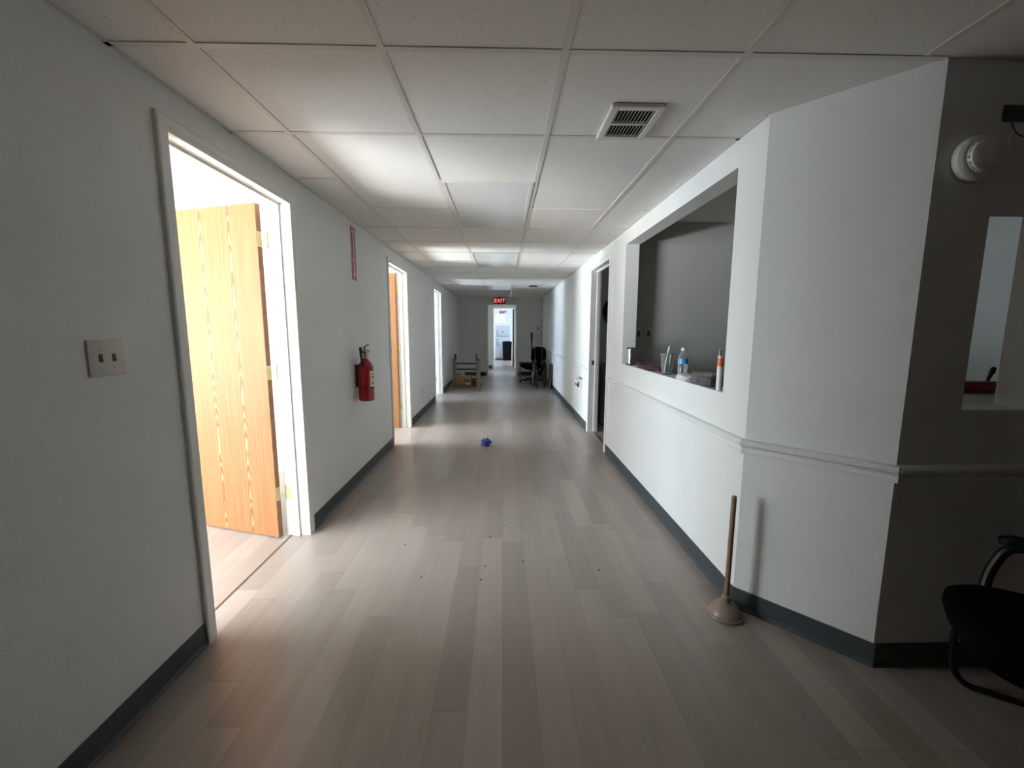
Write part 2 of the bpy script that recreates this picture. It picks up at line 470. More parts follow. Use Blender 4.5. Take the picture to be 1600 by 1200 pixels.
# ------------------------------------------------------------------ skirting, chair rail
def base_x(bm, x, s, y0, y1):
    """cove base on a wall facing s along x"""
    prof = [(0, 0), (.014*s, 0), (.012*s, .006), (.004*s, .016), (.004*s, .098), (.002*s, .1), (0, .1)]
    prism(bm, [(x+u, v) for u, v in prof], 1, y0, y1)
def base_y(bm, y, s, x0, x1):
    prof = [(0, 0), (.014*s, 0), (.012*s, .006), (.004*s, .016), (.004*s, .098), (.002*s, .1), (0, .1)]
    prism(bm, [(y+u, v) for u, v in prof], 0, x0, x1)
CW = .057                                           # casing width
bm = new(); y = -4.1
for a, b in D:
    base_x(bm, XL, 1, y, a-CW+.002); y = b+CW-.002
base_x(bm, XL, 1, y, YE)
struct('baseboard_left', bm, M['base'], 'dark grey cove baseboard along the left wall', 'baseboard')
bm = new(); base_x(bm, XR, -1, C1[1], RD[0]-CW+.002); base_x(bm, XR, -1, RD[1]+CW-.002, YE)
struct('baseboard_right', bm, M['base'], 'dark grey cove baseboard along the right wall', 'baseboard')
L45 = (Vector(C2)-Vector(C1)).length
m45 = Matrix.Translation((C1[0], C1[1], 0)) @ Matrix.Rotation(math.atan2(C2[1]-C1[1], C2[0]-C1[0]), 4, 'Z')
bm = new(); base_y(bm, 0, -1, -.006, L45+.006); xform(bm, m45)
struct('baseboard_corner', bm, M['base'], 'dark grey cove baseboard under the angled wall', 'baseboard')
bm = new(); base_y(bm, YB, -1, C2[0]-.004, 5.1)
struct('baseboard_lobby', bm, M['base'], 'dark grey cove baseboard under the shaded lobby wall', 'baseboard')
bm = new(); base_y(bm, YE, -1, XL, -.485); base_y(bm, YE, -1, .46, XR)
base_y(bm, YI, -1, -1.0, IX0); base_y(bm, YI, -1, IX1, 1.0)
struct('baseboard_end', bm, M['base'], 'dark grey cove baseboard at the end walls', 'baseboard')

RAIL = [(0, .784), (.013, .784), (.015, .797), (.007, .806), (.012, .818), (.028, .828), (.030, .840), (.022, .848), (.010, .852), (0, .852)]
def rail_y(bm, y, s, x0, x1, dz=0): prism(bm, [(y+u*s, v+dz) for u, v in RAIL], 0, x0, x1)
def rail_x(bm, x, s, y0, y1, dz=0): prism(bm, [(x+u*s, v+dz) for u, v in RAIL], 1, y0, y1)
bm = new(); rail_x(bm, XR, -1, C1[1]-.008, RD[0]-CW, 0); rail_x(bm, XR, -1, RD[1]+CW, YE, .01)
struct('trim_2', bm, M['wall'], 'white chair rail along the right wall', 'chair rail')
bm = new(); rail_y(bm, 0, -1, -.01, L45+.010); xform(bm, m45)
struct('trim_3', bm, M['wall'], 'white chair rail on the angled wall', 'chair rail')
bm = new(); rail_y(bm, YB, -1, C2[0]-.004, 5.1)
struct('trim_4', bm, M['wall'], 'white chair rail on the shaded lobby wall', 'chair rail')
bm = new(); rail_y(bm, YE, -1, .462, XR, .02)
struct('trim_5', bm, M['wall'], 'white chair rail on the end wall', 'chair rail')

# ------------------------------------------------------------------ door frames
def casing_x(bm, x, s, a, b, top):
    """moulded casing round an opening in a wall facing s (along x)"""
    prof = [(0, .0), (.010, .0), (.012, .004), (.012, .018), (.016, .024), (.017, .050), (.014, .057), (0, .057)]
    for q, (y0, sg) in enumerate(((a, -1), (b, 1))):
        n = len(prof)
        lo = [bm.verts.new((x+s*u, y0+sg*v, 0)) for u, v in prof]; hi = [bm.verts.new((x+s*u, y0+sg*v, top+v)) for u, v in prof]
        bm.faces.new(lo); bm.faces.new(hi[::-1])
        for k in range(n): bm.faces.new((lo[k], hi[k], hi[(k+1) % n], lo[(k+1) % n]))
    n = len(prof)
    lo = [bm.verts.new((x+s*u, a-v, top+v)) for u, v in prof]; hi = [bm.verts.new((x+s*u, b+v, top+v)) for u, v in prof]
    bm.faces.new(lo); bm.faces.new(hi[::-1])
    for k in range(n): bm.faces.new((lo[k], hi[k], hi[(k+1) % n], lo[(k+1) % n]))

def jamb_x(bm, x0, x1, a, b, top, stop):
    box(bm, x0, x1, a-JB, a, 0, top); box(bm, x0, x1, b, b+JB, 0, top); box(bm, x0, x1, a-JB, b+JB, top, top+JB)
    s0, s1 = stop
    box(bm, s0, s1, a, a+.011, 0, top-.011); box(bm, s0, s1, b-.011, b, 0, top-.011); box(bm, s0, s1, a, b, top-.011, top)

def hinge(parent, loc, rot):
    """brass butt hinge: two plates and a knuckle; local z up, plates in the local x-z plane"""
    bm = new(); box(bm, .004, .036, -.0015, .0015, -.045, .045, .0006, 1)
    h = obj('hinge', bm, M['brass'], parent, loc=loc, rot=rot)
    bm = new(); tube(bm, [(0, .004, -.046), (0, .004, .046)], .006, 10)
    obj('hinge_pin', bm, M['brass'], h)
    return h

def left_door(idx, a, b, leaf_angle, leaf_label, label):
    bm = new()
    casing_x(bm, XL, 1, a, b, DH); casing_x(bm, XLo, -1, a, b, DH)
    jamb_x(bm, XLo, XL, a, b, DH, (XLo+.04, XLo+.075))
    fr = struct('door_%d' % idx, bm, M['trim'], label, 'door')
    if leaf_angle is not None:
        w, th = .905, .035
        piv = bpy.data.objects.new('door_leaf', None)
        bm = new(); box(bm, 0.001, w, 0, th, .008, 2.1, .0015, 1)
        lf = obj('door_leaf', bm, M['oak'], fr, smooth=False, label=leaf_label)
        bpy.data.objects.remove(piv)
        # hinge line at the room-side edge of the far jamb
        lf.location = (XLo-(.03 if idx == 1 else .004), b-.018, 0); lf.rotation_euler = (0, 0, leaf_angle)
        bm = new(); box(bm, 0, .0012, .001, th-.001, .009, 2.099)
        obj('door_edge', bm, M['oak edge'], lf, smooth=False)
        for z in (.05, 1.05):                      # lever handle set on both faces, at the free edge
            pass
        bm = new(); tube(bm, [(w-.065, -.012, 1.0), (w-.065, -.055, 1.0)], .011, 12); tube(bm, [(w-.065, -.05, 1.0), (w-.18, -.05, 1.0)], .009, 12)
        lathe(bm, [(0, 0), (.03, 0), (.03, .006), (0, .006)], 20)  if False else None
        hd = obj('door_handle', bm, M['steel'], lf)
        bm = new(); box(bm, w-.095, w-.035, -.008, 0, .9, 1.1, .003, 2)
        obj('handle_plate', bm, M['steel'], lf)
        for k, z in enumerate((.30, 1.09, 1.895)):
            h = hinge(fr, (XLo-.004, b-.0022, z), (0, 0, 0))
            bm = new(); box(bm, -.0016, -.0002, .002, .033, z-.045, z+.045, .0005, 1)
            obj('hinge_plate', bm, M['brass'], lf)
    else:
        for z in (.31, 1.85):
            hinge(fr, (XLo-.004, b-.0022, z), (0, 0, 0))
    return fr

d1 = left_door(1, *D[0], math.atan2(.203, -.651), None, 'nearest left doorway with an oak door standing wide open into a bright room')
# two small screw holes in the first leaf
lf = [c for c in d1.children if c.name.startswith('door_leaf')][0]
bm = new()
for x in (.345, .455):
    prism(bm, [(x+.006*math.cos(2*PI*k/10), 1.60+.006*math.sin(2*PI*k/10)) for k in range(10)], 1, -.001, .0005)
d2 = left_door(2, *D[1], rad(178), None, 'second left doorway past the fire extinguisher, oak door swung open')
d3 = left_door(3, *D[2], None, None, 'farthest left doorway beside the upturned table, white jambs')
oa = [c for c in d1.children if c.name.startswith('door_leaf')][0]
lf_holes = bm
obj('screw_hole', lf_holes, M['white ink'], oa, smooth=False)

bm = new(); casing_x(bm, XR, -1, *RD, DH); jamb_x(bm, XR, XRo, *RD, DH, (XR+.07, XR+.105))
d4 = struct('door_4', bm, M['trim'], 'white framed doorway in the right wall into a dark room', 'door')
bm = new(); box(bm, XR+.028, XR+.060, RD[1]-.0016, RD[1], .90, .96, .0005, 1)
obj('strike_plate', bm, M['dark metal'], d4)

# cased opening at the end
bm = new()
prof = [(0, 0), (.012, 0), (.016, .02), (.016, .05), (0, .057)]
def casing_y(bm, y, s, a, b, top, w=.057):
    prof = [(0, 0), (.012, 0), (.016, .02), (.017, w-.007), (.014, w), (0, w)]
    n = len(prof)
    for x0, sg in ((a, -1), (b, 1)):
        lo = [bm.verts.new((x0+sg*v, y+s*u, 0)) for u, v in prof]; hi = [bm.verts.new((x0+sg*v, y+s*u, top+v)) for u, v in prof]
        bm.faces.new(lo); bm.faces.new(hi[::-1])
        for k in range(n): bm.faces.new((lo[k], hi[k], hi[(k+1) % n], lo[(k+1) % n]))
    lo = [bm.verts.new((a-v, y+s*u, top+v)) for u, v in prof]; hi = [bm.verts.new((b+v, y+s*u, top+v)) for u, v in prof]
    bm.faces.new(lo); bm.faces.new(hi[::-1])
    for k in range(n): bm.faces.new((lo[k], hi[k], hi[(k+1) % n], lo[(k+1) % n]))
casing_y(bm, YE, -1, EX0+.003, EX1-.003, EZ-.003, .052)
box(bm, EX0, EX0+.012, YE, YE+.12, 0, EZ-.012); box(bm, EX1-.012, EX1, YE, YE+.12, 0, EZ-.012); box(bm, EX0, EX1, YE, YE+.12, EZ-.012, EZ)
struct('door_5', bm, M['trim'], 'white cased opening in the end wall under the exit sign', 'door')
bm = new(); casing_y(bm, YI, -1, IX0+.003, IX1-.003, DH-.003, .05)
box(bm, IX0, IX0+.012, YI, YI+.12, 0, DH-.012); box(bm, IX1-.012, IX1, YI, YI+.12, 0, DH-.012); box(bm, IX0, IX1, YI, YI+.12, DH-.012, DH)
d6 = struct('door_6', bm, M['trim'], 'inner doorway to the bright far room with the refrigerator', 'door')
bm = new(); box(bm, IX1-.06, IX1-.015, YI+.13, YI+1.0, .01, 2.08, .002, 1)
obj('door_leaf', bm, M['brown wood'], d6, smooth=False, label='dark door leaf folded back, seen edge on')

# floor strips in the doorways
bm = new(); box(bm, -1.412, -1.400, D[0][0]+.002, D[0][1]-.002, 0, .0025, .001, 1)
struct('trim_6', bm, M['brown plastic'], 'thin floor joint strip in the nearest left doorway', 'floor strip')
bm = new(); box(bm, XR+.06, XR+.085, RD[0]+.002, RD[1]-.002, 0, .004, .0015, 1)
struct('trim_7', bm, M['steel'], 'metal floor strip in the right doorway', 'floor strip')

# ------------------------------------------------------------------ windows of the left rooms and far room
def window_x(idx, x, a, b, z0, z1, label):
    bm = new(); w = .05
    box(bm, x-.04, x+.04, a, b, z0, z0+w); box(bm, x-.04, x+.04, a, b, z1-w, z1)
    box(bm, x-.04, x+.04, a, a+w, z0+w, z1-w); box(bm, x-.04, x+.04, b-w, b, z0+w, z1-w)
    m = (a+b)/2; box(bm, x-.03, x+.03, m-.02, m+.02, z0+w, z1-w)
    fr = struct('window_%d' % idx, bm, M['trim'], label, 'window')
    bm = new(); box(bm, x-.003, x+.003, a+w, b-w, z0+w, z1-w)
    obj('pane', bm, M['glass'], fr, smooth=False)
def area(name, loc, rot, sx, sy, watts, col=(1, 1, 1), spread=180):
    l = bpy.data.lights.new(name, 'AREA'); l.shape = 'RECTANGLE'; l.size = sx; l.size_y = sy; l.energy = watts; l.color = col
    l.spread = rad(spread)
    o = bpy.data.objects.new(name, l); C.objects.link(o); o.location = loc; o.rotation_euler = rot
    return o
SKY = (.82, .91, 1.)
nm = ['window of the first left room, beyond the wide open oak door', 'window of the second left room', 'window of the third left room', 'window beside the end passage']
RADI = [22, 42, 34, 26]
GRND = [(-2.9, -.2, 150), (3.4, 5.1, 150), (6.9, 8.6, 80), (12.4, 13.8, 40)]
TINT = [(.80, .90, 1.), (.78, .89, 1.), (.60, .76, 1.), (.8, .9, 1.)]
for i, (a, b) in enumerate(WN):
    window_x(i+1, XO-.07, a, b, ZS, 2.08, nm[i])
    area('daylight_%d' % (i+1), (XO-.13, (a+b)/2, (ZS+2.08)/2), (0, rad(-90), 0), 2.08-ZS, b-a, RADI[i]*PI*(b-a)*(2.08-ZS), TINT[i])
    g0, g1, gl = GRND[i]
    area('ground_bounce_fill_%d' % (i+1), (XO-1.8, (g0+g1)/2, .05), (PI, 0, 0), 3.0, g1-g0, gl*PI*3.0*(g1-g0), (1., .99, .97))  # added upward area lamp standing in for sunlight bounced off the paving
window_x(5, -2.66, 15.6, 19.2, .55, 2.1, 'left window band of the far room')
window_x(6, 2.66, 15.6, 19.2, .55, 2.1, 'right window band of the far room')
area('daylight_5', (-2.74, 17.4, 1.32), (0, rad(-90), 0), 1.5, 3.6, 7*PI*3.6*1.5, (.74, .86, 1.))
area('daylight_6', (2.74, 17.4, 1.32), (0, rad(90), 0), 1.5, 3.6, 8*PI*3.6*1.5, (.6, .77, 1.))

# ------------------------------------------------------------------ ceiling lights and vents
def ceil_light(y0, label):
    cx = (GX+GX+T)/2; cy = y0+T; hw, hl = T/2-.014, T-.014
    t = thing('ceiling_light', label, 'light', (cx, cy, H), group='ceiling light panels')
    bm = new()
    for (a, b, c, d_) in ((-hw, -hw+.022, -hl, hl), (hw-.022, hw, -hl, hl), (-hw+.022, hw-.022, -hl, -hl+.022), (-hw+.022, hw-.022, hl-.022, hl)):
        box(bm, a, b, c, d_, -.004, .005)
    obj('frame', bm, M['tbar'], t, smooth=False)
    bm = new(); box(bm, -hw+.021, hw-.021, -hl+.021, hl-.021, -.001, .004)
    obj('diffuser', bm, M['diffuser'], t, smooth=False)
    return t
ceil_light(GY+2*T, 'unlit flat white light panel nearest the viewpoint, near the fire extinguisher')
ceil_light(GY+6*T, 'unlit white light panel midway along the corridor ceiling')
ceil_light(GY+12*T, 'farthest unlit white light panel, just before the exit sign')
bm = new(); tube(bm, smooth_path([(.205, 9.35, H), (.2, 9.36, 2.2), (.175, 9.37, 2.12), (.165, 9.38, 2.06)], 5), .006, 8)
tag(obj('hanging_cord', bm, M['white plastic']), 'thin white cord dangling from the ceiling beside the farthest light panel', 'cord')

def vent(x0, x1, y0, y1, n, label, name='ceiling_vent', mm=('tbar', 'tbar')):
    cx, cy = (x0+x1)/2, (y0+y1)/2; w, l = (x1-x0)/2, (y1-y0)/2; b = .032
    t = thing(name, label, 'vent', (cx, cy, H+.002))
    bm = new()
    for a0, a1, c0, c1 in ((-w, -w+b, -l, l), (w-b, w, -l, l), (-w+b, w-b, -l, -l+b), (-w+b, w-b, l-b, l), (-w+b, w-b, -.006, .006)):
        box(bm, a0, a1, c0, c1, -.017, 0, .003, 1)
    obj('frame', bm, M[mm[0]], t, smooth=False)
    bm = new(); box(bm, -w+b, w-b, -l+b, l-b, -.0015, -.0005)
    obj('duct_shade_sheet', bm, M['duct shade'], t, smooth=False)  # black sheet painted in place of the shade inside the duct
    for c0, c1 in ((-l+b, -.006), (.006, l-b)):
        bm = new()
        for k in range(n):
            x = -w+b+(2*w-2*b)*(k+.5)/n
            s = .0032
            prism(bm, [(x+s-.0016, -.003), (x+s, -.003), (x-s, -.0165), (x-s-.0016, -.0165)], 1, c0, c1)
        obj('louver_bank', bm, M[mm[1]], t, smooth=False)
    return t
vent(.447, .672, 1.815, 2.117, 11, 'white metal ceiling vent with two banks of louvers near the pass-through')
vent(.56, .74, 8.93, 9.06, 8, 'small dark slotted vent in the far part of the ceiling', mm=('dark metal', 'dark metal'))

# ------------------------------------------------------------------ exit signs
def exit_sign(loc, w, h, label, face, shell, glow, name='exit_sign', group=None, bold=.002):
    t = thing(name, label, 'sign', loc, group=group)
    bm = new(); box(bm, -w/2, w/2, -.03, .03, 0, h, .008, 2); obj('housing', bm, shell, t)
    bm = new(); box(bm, -w/2+.014, w/2-.014, -.0335, -.0295, .014, h-.014, .001, 1); obj('face', bm, face, t, smooth=False)
    text('lettering', 'EXIT', h*.78, glow, t, (0, -.035, h*.5), (rad(90), 0, 0), .001, space=1.05, bold=bold)
    bm = new(); tube(bm, [(0, 0, h-.002), (0, 0, h+.012)], .035, 16); obj('mount', bm, shell, t)
    return t
exit_sign((-.087, 12.16, 2.083), .315, .186, 'lit red exit sign hung over the end opening', M['exit face'], M['exit face'], M['exit glow'])
e2 = exit_sign((.015, 17.9, 1.99), .28, .18, 'smaller exit sign with red letters in the bright far room', M['white ink'], M['white plastic'], M['red paint'], bold=.010)
bm = new(); tube(bm, [(0, 0, .19), (0, 0, H-1.99)], .012, 10); obj('stem', bm, M['white plastic'], e2)

# ------------------------------------------------------------------ left wall fittings
t = thing('light_switch', 'ivory double toggle switch plate on the left wall before the nearest door', 'switch', (XL, 1.378, 1.268), (0, 0, 0))
bm = new(); box(bm, 0, .007, -.062, .062, -.058, .058, .003, 2); obj('plate', bm, M['ivory'], t)
for y in (-.023, .023):
    bm = new(); box(bm, .006, .0085, y-.006, y+.006, -.013, .013, .0006, 1)
    sl = obj('toggle_slot', bm, M['brown plastic'], t)
    bm = new(); prism(bm, [(.007, -.004), (.007, .006), (.012, -.006), (.011, -.010)], 1, y-.0042, y+.0042)
    obj('toggle', bm, M['brown plastic'], sl)
for y in (-.023, .023):
    for z in (-.03, .03):
        bm = new(); tube(bm, [(.006, y, z), (.0078, y, z)], .003, 10); obj('screw', bm, M['steel'], t)

t = thing('wall_outlet', 'small white outlet plate low on the left wall between second and farthest doors', 'outlet', (XL, 6.74, .35))
bm = new(); box(bm, 0, .006, -.036, .036, -.058, .058, .002, 2); obj('plate', bm, M['white plastic'], t)
for z in (-.02, .02):
    bm = new(); box(bm, .005, .008, -.016, .016, z-.013, z+.013, .003, 2); s_ = obj('socket', bm, M['ivory'], t)
    bm = new(); box(bm, .0078, .0086, -.008, -.005, z-.004, z+.006); box(bm, .0078, .0086, .005, .008, z-.004, z+.006); obj('slot', bm, M['dark ink'], s_, smooth=False)

# fire extinguisher sign: 4 x 18 inch, letters stacked, arrow below
t = thing('extinguisher_sign', 'narrow vertical red fire extinguisher sign high on the left wall', 'sign', (XL, 3.735, 1.782))
bm = new(); box(bm, 0, .003, -.055, .055, 0, .45, .0008, 1); obj('plate', bm, M['sign red'], t, smooth=False)
bm = new()
for y0, y1, z0_, z1_ in ((-.050, -.047, .005, .445), (.047, .050, .005, .445), (-.047, .047, .005, .008), (-.047, .047, .442, .445)):
    box(bm, .003, .0036, y0, y1, z0_, z1_)
obj('border', bm, M['white ink'], t, smooth=False)
R90 = (rad(90), 0, rad(90))
text('lettering', 'FIRE', .036, M['white ink'], t, (.0032, 0, .41), R90, .0004, bold=.0008)
text('lettering', 'EXTINGUISHER', .046, M['white ink'], t, (.0032, 0, .235), (rad(90), rad(90), rad(90)), .0004, bold=.001)
bm = new()
prism(bm, [(0, .022), (.032, .056), (.013, .056), (.013, .078), (-.013, .078), (-.013, .056), (-.032, .056)], 0, .003, .0036)
obj('arrow', bm, M['white ink'], t, smooth=False)

# fire extinguisher
t = thing('fire_extinguisher', 'red fire extinguisher hung on the left wall below its sign', 'fire extinguisher', (XL+.088, 3.66, .735))
r = .066
bm = new()
lathe(bm, [(0, .004), (.045, .0), (.058, .002), (r, .012), (r, .27), (r*.985, .29), (.058, .318), (.042, .342), (.027, .36), (.022, .372), (0, .372)], 32)
obj('cylinder', bm, M['red paint'], t)
bm = new(); lathe(bm, [(0, .37), (.021, .37), (.021, .385), (.026, .388), (.026, .402), (.016, .41), (.016, .44), (0, .44)], 20)
v = obj('valve', bm, M['steel'], t)
bm = new(); lathe(bm, [(0, 0), (.016, 0), (.016, .012), (0, .012)], 18); xform(bm, Matrix.Translation((.016, -.004, .418)) @ Matrix.Rotation(rad(90), 4, 'Y'))
obj('gauge', bm, M['gauge'], v)
bm = new(); prism(bm, [(-.012, .442), (.02, .446), (.085, .432), (.10, .420), (.102, .426), (.088, .44), (.02, .456), (-.012, .452)], 0, -.011, .011)
obj('carry_handle', bm, M['steel'], t)
bm = new(); prism(bm, [(-.018, .462), (.02, .47), (.08, .486), (.105, .49), (.105, .495), (.08, .494), (.02, .48), (-.018, .472)], 0, -.010, .010)
box(bm, -.006, .006, -.016, .002, .44, .468, .001, 1)
obj('squeeze_lever', bm, M['grey metal'], t)
bm = new(); tube(bm, smooth_path([(0, -.015, .425), (0, -.06, .432), (0, -.100, .445), (0, -.108, .42), (0, -.098, .37), (0, -.075, .31)], 6), .009, 10)
tube(bm, [(0, -.105, .405), (0, -.112, .475)], .012, 10)
obj('hose', bm, M['black'], t)
def wrap(bm, r, a0, a1, z0_, z1_, n=14, th=.0012):
    for k in range(n):
        A, B = a0+(a1-a0)*k/n, a0+(a1-a0)*(k+1)/n
        v4 = [bm.verts.new((rr*math.cos(q), rr*math.sin(q), z)) for rr in (r, r+th) for q in (A, B) for z in (z0_, z1_)]
        for f in ((0, 1, 3, 2), (4, 6, 7, 5), (0, 4, 5, 1), (2, 3, 7, 6), (0, 2, 6, 4), (1, 5, 7, 3)): bm.faces.new([v4[i] for i in f])
bm = new(); wrap(bm, r, rad(-42), rad(35), .125, .268); lb = obj('label', bm, M['label cream'], t)
for z in (.15, .165, .20, .212, .235):
    bm = new(); wrap(bm, r+.0012, rad(-30), rad(22 if z < .2 else 5), z, z+.006, 6, .0005); obj('label_print', bm, M['dark ink'], lb)
for z in (.268, .112):
    bm = new(); wrap(bm, r, rad(-42), rad(35), z, z+.008, 10, .0014); obj('label_border', bm, M['dark ink'], lb)
bm = new(); wrap(bm, r+.0005, rad(-180), rad(180), .118, .126, 30, .0018); box(bm, -.088, -.064, -.012, .012, .12, .32, .002, 1)
obj('wall_bracket', bm, M['dark metal'], t)

# ------------------------------------------------------------------ right wall fitting
t = thing('paper_holder', 'small chrome wire holder on the right wall past the dark doorway', 'holder', (XR, 6.03, .61))
bm = new(); box(bm, -.006, .003, -.11, .11, .035, .062, .002, 1); obj('back_plate', bm, M['grey metal'], t)
for y in (-.09, .09):
    bm = new(); tube(bm, smooth_path([(-.004, y, .048), (-.05, y, .03), (-.07, y, -.02), (-.06, y, -.045)], 5), .006, 8); obj('arm', bm, M['chrome'], t)
bm = new(); tube(bm, [(-.062, -.09, -.045), (-.062, .06, -.045)], .013, 12); tube(bm, [(-.055, -.10, -.07), (-.055, -.10, .0)], .011, 10); obj('roller', bm, M['black'], t)

# ------------------------------------------------------------------ plunger
t = thing('plunger', 'wooden handled plunger with pale rubber cup at the foot of the angled wall', 'plunger', (1.078, 1.826, 0))
bm = new(); lathe(bm, [(.050, 0), (.080, 0), (.083, .004), (.081, .009), (.073, .014), (.066, .030), (.052, .047), (.035, .058), (.023, .063), (.019, .067), (.0215, .073), (.021, .093), (.016, .097), (0, .097)], 36)
obj('cup', bm, M['rubber'], t)
bm = new(); tube(bm, [(0, 0, .09), (.001, .0, .35), (.002, 0, .592), (.002, 0, .597)], .012, 14, radii=[.0125, .012, .0115, .009])
obj('handle', bm, M['pole wood'], t)

# blue crumpled tape on the floor
bm = new(); bmesh.ops.create_icosphere(bm, subdivisions=3, radius=.062)
for v in bm.verts:
    f = 1+.22*math.sin(9*v.co.x/.062+2*v.co.y/.062)*math.cos(7*v.co.z/.062)+random.uniform(-.16, .16)
    v.co = v.co*f; v.co.z = v.co.z*.72
zmin = min(v.co.z for v in bm.verts)
for v in bm.verts: v.co.z -= zmin
tag(obj('tape_wad', bm, M['blue'], smooth=False, loc=(-.195, 4.76, 0)), 'crumpled wad of blue tape lying in the middle of the corridor floor', 'tape')
# scraps of dirt on the planks
scr = [(-.03, 3.05), (.02, 2.75), (-.08, 2.6), (-.1, 2.25), (-.12, 2.12), (.12, 2.3), (-.22, 3.6), (.3, 3.2), (-.45, 2.15), (-.62, 2.5), (.75, 2.7), (.55, 2.2)]
for k, (x, y) in enumerate(scr):
    bm = new(); bmesh.ops.create_icosphere(bm, subdivisions=1, radius=.006)
    for v in bm.verts: v.co = Vector((v.co.x*random.uniform(.7, 1.6), v.co.y*random.uniform(.7, 1.3), (v.co.z+.006)*.35))
    tag(obj('dirt_crumb', bm, M['dark ink'], loc=(x, y, 0), rot=(0, 0, random.random()*3)), 'tiny dark crumb of dirt on the corridor planks', 'crumb', group='dirt crumbs on the floor')

# ------------------------------------------------------------------ things on the pass-through ledge
SZ = PZ0
t = thing('steel_can', 'shiny steel can with dark red rims at the far end of the ledge', 'can', (1.195, 3.84, SZ))
bm = new(); lathe(bm, [(0, .008), (.040, .008), (.0405, .15), (0, .15)], 28); obj('body', bm, M['chrome'], t)
bm = new(); lathe(bm, [(0, 0), (.044, 0), (.044, .010), (.041, .012), (0, .012)], 28); obj('rim', bm, M['maroon'], t)
bm = new(); lathe(bm, [(0, .148), (.042, .148), (.043, .157), (.038, .160), (0, .158)], 28); obj('rim', bm, M['brown plastic'], t)

# coil of maroon hose
bm = new(); pts = []
for k in range(0, 110):
    a = k*.19; rr = .056+.012*math.sin(k*.37); pts.append((1.213+rr*math.cos(a)*.92, 3.40+(rr+.20)*math.sin(a), SZ+.012+.007*(a/(2*PI))+.004*math.sin(k*.9)))
tube(bm, smooth_path(pts, 2), .011, 8)
tag(obj('hose_coil', bm, M['maroon']), 'dark maroon coil of hose lying on the ledge beside the steel can', 'hose')

t = thing('plastic_tumbler', 'clear plastic tumbler with lid and straw on the ledge', 'tumbler', (1.205, 3.01, SZ))
bm = new(); lathe(bm, [(0, .003), (.034, .003), (.036, .008), (.046, .145), (.047, .15), (.0445, .15), (.034, .010), (0, .008)], 30); obj('cup', bm, M['clear'], t)
bm = new(); lathe(bm, [(.0, .156), (.03, .156), (.047, .154), (.0505, .150), (.0505, .146), (.047, .146)], 30); obj('lid', bm, M['clear'], t)
bm = new(); tube(bm, [(-.012, .02, .012), (.006, -.014, .205)], .0058, 10); obj('straw', bm, M['white plastic'], t)
bm = new(); lathe(bm, [(0, 0), (.035, 0), (.035, .003), (0, .003)], 28); obj('base', bm, M['dark metal'], t)

t = thing('water_bottle', 'clear water bottle with blue label on the ledge next to the tumbler', 'bottle', (1.245, 2.835, SZ))
bm = new(); lathe(bm, [(0, .004), (.024, .0), (.031, .006), (.032, .02), (.030, .035), (.032, .05), (.030, .065), (.032, .08), (.032, .125), (.029, .142), (.018, .165), (.0135, .175), (.0135, .188)], 30); obj('body', bm, M['bottle'], t)
bm = new(); lathe(bm, [(.0326, .092), (.0326, .128)], 30); obj('label_band', bm, M['label blue'], t)
bm = new(); lathe(bm, [(0, .201), (.014, .201), (.0155, .198), (.0155, .184), (.0135, .184)], 24); obj('cap', bm, M['white plastic'], t)

# wad of pale cloth / paper at the edge
bm = new(); sup(bm, [(0, 0, 0, .05, .075), (0, 0, .012, .055, .082), (.002, 0, .028, .05, .074), (0, 0, .036, .036, .055), (0, 0, .038, .02, .03)], 36, 3.)
for v in bm.verts:
    v.co.z += .006*math.sin(60*v.co.y)*math.cos(50*v.co.x) if v.co.z > .01 else 0
    v.co.x *= 1+.06*math.sin(75*v.co.y)
tag(obj('folded_cloth', bm, M['cloth'], loc=(1.198, 2.665, SZ)), 'pale crumpled cloth on the ledge in front of the water bottle', 'cloth')

t = thing('clamshell_pack', 'clear plastic clamshell pack lying on the ledge near its right end', 'package', (1.212, 2.42, SZ), (0, 0, rad(4)))
bm = new(); sup(bm, [(0, 0, 0, .046, .115), (0, 0, .004, .050, .12), (0, 0, .024, .053, .123)], 36, 6.); obj('tray', bm, M['pack'], t)
bm = new(); sup(bm, [(0, 0, .025, .056, .127), (0, 0, .029, .056, .127), (0, 0, .03, .05, .118), (0, 0, .066, .045, .11), (0, 0, .070, .04, .10)], 36, 6.); obj('lid', bm, M['pack'], t)
bm = new()
for k in range(6): box(bm, -.03+.01*(k % 2), .0+.016*(k % 2), -.09+.03*k, -.07+.03*k, .006, .05, .003, 1)
obj('contents', bm, M['black'], t)

t = thing('caulk_tube', 'tall white tube with orange band and clear cap at the right end of the ledge', 'tube', (1.170, 2.200, SZ))
bm = new(); lathe(bm, [(0, 0), (.0148, 0), (.0148, .18), (.013, .188), (.007, .19), (0, .19)], 28); obj('body', bm, M['white plastic'], t)
bm = new(); lathe(bm, [(.0151, .130), (.0151, .176)], 28); obj('band', bm, M['label orange'], t)
bm = new(); lathe(bm, [(.0150, .180), (.0150, .226), (.013, .232), (0, .232)], 28); obj('cap', bm, M['clear'], t)
bm = new(); lathe(bm, [(.005, .188), (.004, .215), (0, .217)], 14); obj('nozzle', bm, M['dark metal'], t)

# switch plates on the back wall of the reception room
def plate(x, label):
    t = thing('wall_plate', label, 'switch plate', (x, PY, 1.325), group='plates on the reception back wall')
    bm = new(); box(bm, -.035, .035, -.006, 0, -.055, .055, .002, 2); obj('plate', bm, M['ivory'], t)
    bm = new(); box(bm, -.014, .014, -.0085, -.005, -.03, .03, .001, 1); obj('insert', bm, M['brown plastic'], t)
plate(1.357, 'left of the two dark plates seen through the pass-through')
plate(1.457, 'right of the two dark plates seen through the pass-through')

